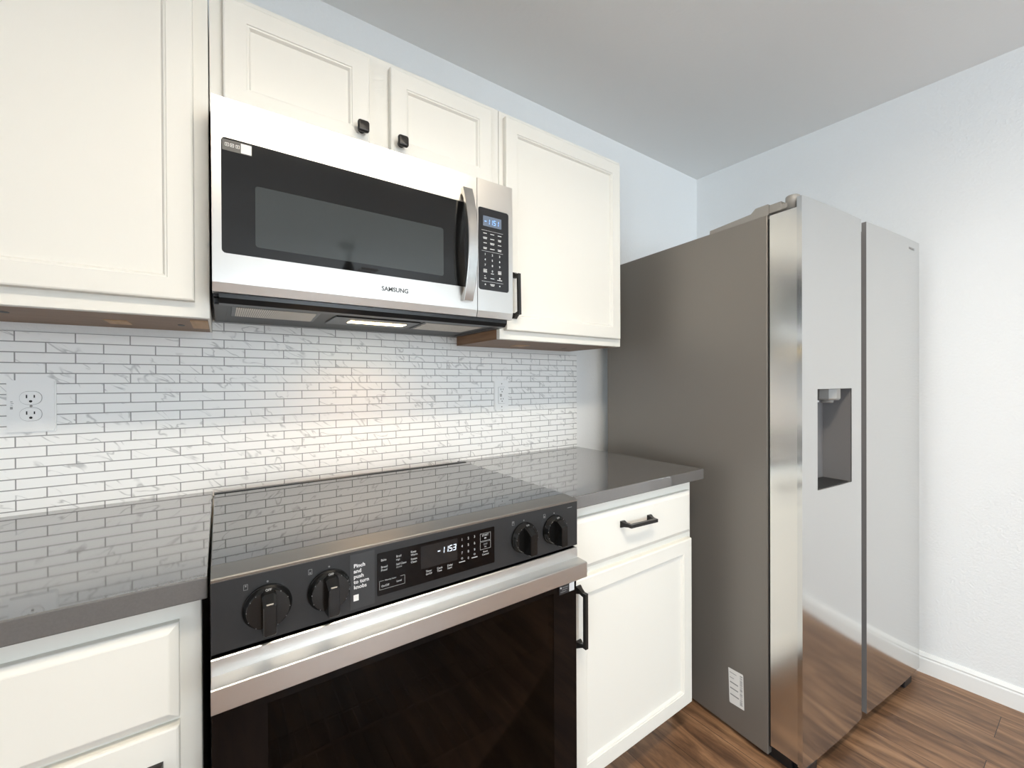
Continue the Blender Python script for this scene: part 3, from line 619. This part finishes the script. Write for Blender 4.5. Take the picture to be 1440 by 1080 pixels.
# oven door
b = nb()
x0, x1 = RX0, .7540
for q in ((x0, .075, -.662, -.6405, .165, .7975), (.680, x1, -.662, -.6405, .165, .7975), (.075, .680, -.662, -.6405, .165, .235), (.075, .680, -.662, -.6405, .700, .7975)): box(b, *q)
door = obj('oven_door', b, M['ovenglass'], t, 'black glass oven door')
b = nb(); box(b, .075, .680, -.6620, -.6585, .235, .700); obj('door_window', b, M['ovenpane'], door, 'dark tinted see-through window')
b = nb(); prism(b, [(-.6620, .7985), (-.6640, .7985), (-.6655, .7970), (-.6665, .7745), (-.6640, .7330), (-.6620, .7330)], 'x', x0, x1); obj('top_strip', b, M['ovensteel'], door, 'brushed steel strip across the top of the door')
b = nb(); prism(b, [(-.6660, .7735), (-.6972, .7722), (-.6990, .7708), (-.6990, .7365), (-.6975, .7350), (-.6900, .7350), (-.6885, .7365), (-.6885, .7640), (-.6660, .7640)], 'x', RX0, .7560); obj('handle', b, M['ovensteel'], door, 'wide brushed steel bar handle')
b = nb(); box(b, .697, .7470, -.6626, -.6620, .6910, .7130, mi=0); box(b, .7300, .7465, -.6630, -.6626, .6920, .7122, mi=1)
lathe(b, [(0, .0006), (.0022, .0006), (.0022, 0), (0, 0)], (.7020, -.6624, .7075), 'y', 12, 1)
for z, a_, c_ in ((.7070, .7060, .7260), (.7020, .7060, .7240), (.6970, .7010, .7200)): box(b, a_, c_, -.6628, -.6626, z-.0006, z+.0006, mi=2)
obj('sticker', b, [M['sticker'], M['label'], M['print']], door, 'small dark sticker with a white square')
for z in (.545, .405):
    b = nb(); r_ = .0022
    for y in (-.61, -.36, -.115): box(b, .066, .694, y-r_, y+r_, z-r_, z+r_)
    for i in range(19):
        x = .085+i*.0325; box(b, x-.0012, x+.0012, -.61, -.115, z+r_, z+r_+.0024)
    obj('oven_rack', b, M['chrome'], t, 'chrome wire rack seen dimly through the door glass')
b = nb(); box(b, RX0+.002, x1, -.660, -.6405, .035, .158, .003, 1); obj('storage_drawer', b, M['charcoal'], t)
for x in (.05, .71):
    for y in (-.60, -.08):
        b = nb(); lathe(b, [(0, 0), (.018, 0), (.018, .008), (.008, .010), (.008, .0205), (0, .0205)], (x, y, 0), 'z', 16)
        obj('levelling_foot', b, M['dark'], t)

# ------------------------------------------------------------------ refrigerator (local frame: x = width, y = depth, front at negative y)
FZ = math.radians(-5.0309)
t = thing('refrigerator', 'tall stainless steel side-by-side refrigerator with water dispenser, against the right wall', 'refrigerator', (1.4564, -.8063, 0), FZ)
def fobj(name, bm, mats, parent=t, label=None, smooth=None): return obj(name, bm, mats, parent, label, True, smooth)
b = nb(); box(b, 0, .865, .001, .741, .012, 1.7485, .002, 1); fobj('cabinet_body', b, M['fside'], label='taupe grey side panels')
b = nb(); box(b, .006, .855, -.0065, .0005, .04, 1.735); fobj('door_gasket', b, M['dark'])
b = nb(); box(b, .02, .84, -.060, .03, .0, .038); fobj('toe_grille', b, M['black'], label='black grille at the floor')
DF, DB = -.1011, -.0075   # door front and back
ZD0, ZD1 = .0440, 1.7731
def door_front(bm, u0, u1, bul, hole=None, dark=False):
    """steel skin, very slightly bowed, standing higher than the door body"""
    n = 28; us = sorted(set([u0+(u1-u0)*i/n for i in range(n+1)]+([hole[0], hole[1]] if hole else [])))
    zs = [ZD0, ZD1] if not hole else [ZD0, hole[2], hole[3], ZD1]
    def yf(u): s = 2*(u-u0)/(u1-u0)-1; return DF-bul*(1-s*s)
    V = {}
    for i, u in enumerate(us):
        for j, z in enumerate(zs): V[i, j] = bm.verts.new((u, yf(u), z))
    for i in range(len(us)-1):
        for j in range(len(zs)-1):
            if hole and j == 1 and hole[0]-1e-6 <= us[i] and us[i+1] <= hole[1]+1e-6: continue
            f = bm.faces.new((V[i, j], V[i+1, j], V[i+1, j+1], V[i, j+1])); f.smooth = True
    # edges folded back
    yb = DF+.014; m_ = len(us)-1; k_ = len(zs)-1
    bk = [bm.verts.new(p) for p in ((u0, yb, ZD0), (u1, yb, ZD0), (u1, yb, ZD1), (u0, yb, ZD1))]
    f = bm.faces.new([V[0, j] for j in range(k_+1)]+[bk[3], bk[0]]); f.material_index = 1 if dark else 0; bm.faces.new([V[m_, j] for j in range(k_+1)]+[bk[2], bk[1]])
    bm.faces.new([V[i, 0] for i in range(m_+1)]+[bk[1], bk[0]]); bm.faces.new([V[i, k_] for i in range(m_+1)]+[bk[2], bk[3]])
    if not hole: bm.faces.new(bk)
    return yf
HU = (.0857, .3125, .8765, 1.1910)
# left door
dl = thing('freezer_door', '', '', (0, 0, 0)); del dl['label']; del dl['category']; dl.parent = t
b = nb()
zb1 = 1.7425; yb_ = DF+.014
for q in ((.0, HU[0]-.002, DB, yb_, .05, zb1), (HU[1]+.002, .3885, DB, yb_, .05, zb1), (HU[0]-.002, HU[1]+.002, DB, yb_, .05, HU[2]-.002), (HU[0]-.002, HU[1]+.002, DB, yb_, HU[3]+.002, zb1)): box(b, q[0], q[1], q[3], q[2], q[4], q[5])
o = fobj('door_body', b, M['fedge'], dl, 'mirror-bright steel door edge')
b = nb(); door_front(b, 0, .3900, .0035, HU); fobj('door_skin', b, M['fdoor'], dl, 'stainless steel door front', 12)
# dispenser niche
b = nb(); d = .0835; yq = DF+d
pts = rrect(HU[0]-.0015, HU[1]+.0015, HU[2]-.0015, HU[3]+.0015, .004, 3)
Vf = [b.verts.new((x, DF+.0005, z)) for x, z in pts]; Vb = [b.verts.new((x, yq, z)) for x, z in pts]; n = len(pts)
for i in range(n): b.faces.new((Vf[i], Vf[(i+1) % n], Vb[(i+1) % n], Vb[i]))
b.faces.new(Vb); niche = fobj('dispenser_niche', b, M['dgrey'], dl, 'dark grey recess of the water dispenser')
b = nb(); lathe(b, [(.040, 0), (.040, -.034), (.036, -.039), (0, -.039)], (.235, DF+.041, HU[3]+.001), 'z', 10, smooth=False)
lathe(b, [(.0, 0), (.018, 0), (.017, -.010), (0, -.010)], (.235, DF+.036, HU[3]-.0375), 'z', 12); fobj('dispenser_spout', b, M['fgrey'], niche)
b = nb(); box(b, HU[0]+.004, HU[1]-.004, DF+.006, yq-.003, HU[2]-.0015, HU[2]+.0015); fobj('drip_tray', b, M['charcoal'], niche)
b = nb(); lathe(b, [(0, 0), (.003, 0), (.003, -.006), (0, -.006)], (.205, DF+.05, HU[3]-.040), 'z', 10); fobj('water_nozzle', b, M['outlet'], niche)
# right door
dr = thing('fridge_door', '', '', (0, 0, 0)); del dr['label']; del dr['category']; dr.parent = t
b = nb(); box(b, .4310, .9070, yb_, DB, .05, zb1); fobj('door_body', b, M['dgrey'], dr, 'dark grey door edge')
b = nb(); door_front(b, .4300, .9084, .0035, None, True); fobj('door_skin', b, [M['fdoor'], M['dgrey']], dr, 'stainless steel door front', 12)
b = nb(); text(b, 'SAMSUNG', (.797, DF-.0028, 1.7340), UX, UZ, .0085, bold=.03); fobj('brand_lettering', b, M['fside'], dr)
b = nb(); box(b, .3900, .4300, -.030, -.012, .06, 1.735); fobj('handle_recess', b, M['dgrey'], label='dark grip channel between the doors')
# hinge covers
b = nb()
hp = [(.207, 1.7485), (.205, 1.7615), (.055, 1.7700), (.040, 1.7830), (.000, 1.7835), (-.002, 1.7815), (-.002, 1.7500), (.0, 1.7485)]
prism(b, hp, 'x', .004, .085); hc = fobj('hinge_cover', b, M['fgrey'], label='grey hinge cover on top')
b = nb(); box(b, .006, .050, -.040, -.001, 1.7520, 1.7800, .003, 2); lathe(b, [(0, 1.7500), (.0195, 1.7500), (.0195, 1.7860), (.0180, 1.7885), (0, 1.7885)], (.0245, -.0640, 0), 'z', 28); box(b, .0065, .042, -.0640, -.035, 1.7530, 1.7700, .002, 1); fobj('hinge_cap', b, M['fgrey'], hc)
b = nb(); lathe(b, [(0, 1.7420), (.012, 1.7420), (.012, 1.7510), (0, 1.7510)], (.0245, -.0640, 0), 'z', 16); fobj('hinge_pin', b, M['chrome'], hc)
b = nb(); prism(b, hp, 'x', .775, .858); box(b, .81, .853, -.040, -.001, 1.7520, 1.7800, .003, 2); fobj('hinge_cover', b, M['fgrey'])
# rating label on the side
b = nb(); prism(b, [(.1355, .2175), (.0855, .2205), (.0825, .2180), (.0790, .1025), (.1290, .0985), (.1315, .1005)], 'x', -.0006, .001)
for i, (a, c, z, h) in enumerate(((.130, .106, .205, .002), (.130, .115, .188, .002), (.129, .100, .172, .004), (.129, .100, .152, .004), (.1285, .097, .130, .004))): box(b, -.0009, -.0005, c, a, z-h/2, z+h/2, mi=1)
rr = random.Random(5); z = .112
while z < .210:
    h = rr.choice((.0012, .002, .0028)); box(b, -.0009, -.0005, .0845, .0935, z, z+h, mi=1); z += h+rr.choice((.0012, .002, .003))
fobj('rating_label', b, [M['label'], M['print']], label='white paper label low on the side')
for q in ((.03, .10, -.095, -.061, 0, .030), (.78, .85, -.095, -.061, 0, .030), (.03, .06, .6, .66, 0, .012), (.78, .84, .6, .66, 0, .012)):
    b = nb(); box(b, *q, .003, 1); fobj('foot', b, M['black'], label='black levelling foot')

# ------------------------------------------------------------------ lamps
t = thing('unseen_ceiling_light', 'unseen long flat ceiling light with a white diffuser above the cook', 'ceiling light', (.45, -1.53, ZC))  # unseen fixture, invented to match the steel highlights and tile shadow line
b = nb()
for q in ((-.115, -.101, -1.675, -1.385), (1.001, 1.015, -1.675, -1.385), (-.101, 1.001, -1.675, -1.661), (-.101, 1.001, -1.399, -1.385)): box(b, *q, ZC-.075, ZC-.0005)  # lips hang below the diffuser to cut its light on the upper cabinets
obj('housing', b, M['trim'], t)
b = nb(); box(b, -.10, 1.00, -1.66, -1.40, ZC-.034, ZC-.030); obj('diffuser', b, M['glowceil'], t, 'lit white diffuser')
FXY = (.962, -3.217)
t = thing('ceiling_fan', 'dark ceiling fan hanging in the room behind', 'ceiling fan', (*FXY, ZC))
b = nb(); lathe(b, [(0, 0), (.072, 0), (.068, -.018), (.03, -.035), (0, -.035)], (*FXY, ZC-.0005), 'z', 24); obj('canopy', b, M['hardware'], t)
b = nb(); lathe(b, [(0, -.03), (.013, -.03), (.013, -.12), (.022, -.13), (.05, -.20), (.055, -.25), (0, -.25)], (*FXY, ZC), 'z', 16); obj('downrod', b, M['hardware'], t)
b = nb(); lathe(b, [(0, -.245), (.06, -.25), (.11, -.28), (.12, -.31), (.11, -.37), (.06, -.40), (0, -.40)], (*FXY, ZC), 'z', 28); obj('motor', b, M['hardware'], t)
for i in range(5):
    b = nb(); bt = nb(); box(bt, .10, .62, -.065, .065, -.345, -.337, .003, 1)
    merge(b, bt, 0, Matrix.Translation((*FXY, ZC)) @ Matrix.Rotation(2*PI*i/5+.3, 4, 'Z')); obj('blade', b, M['wood'], t)
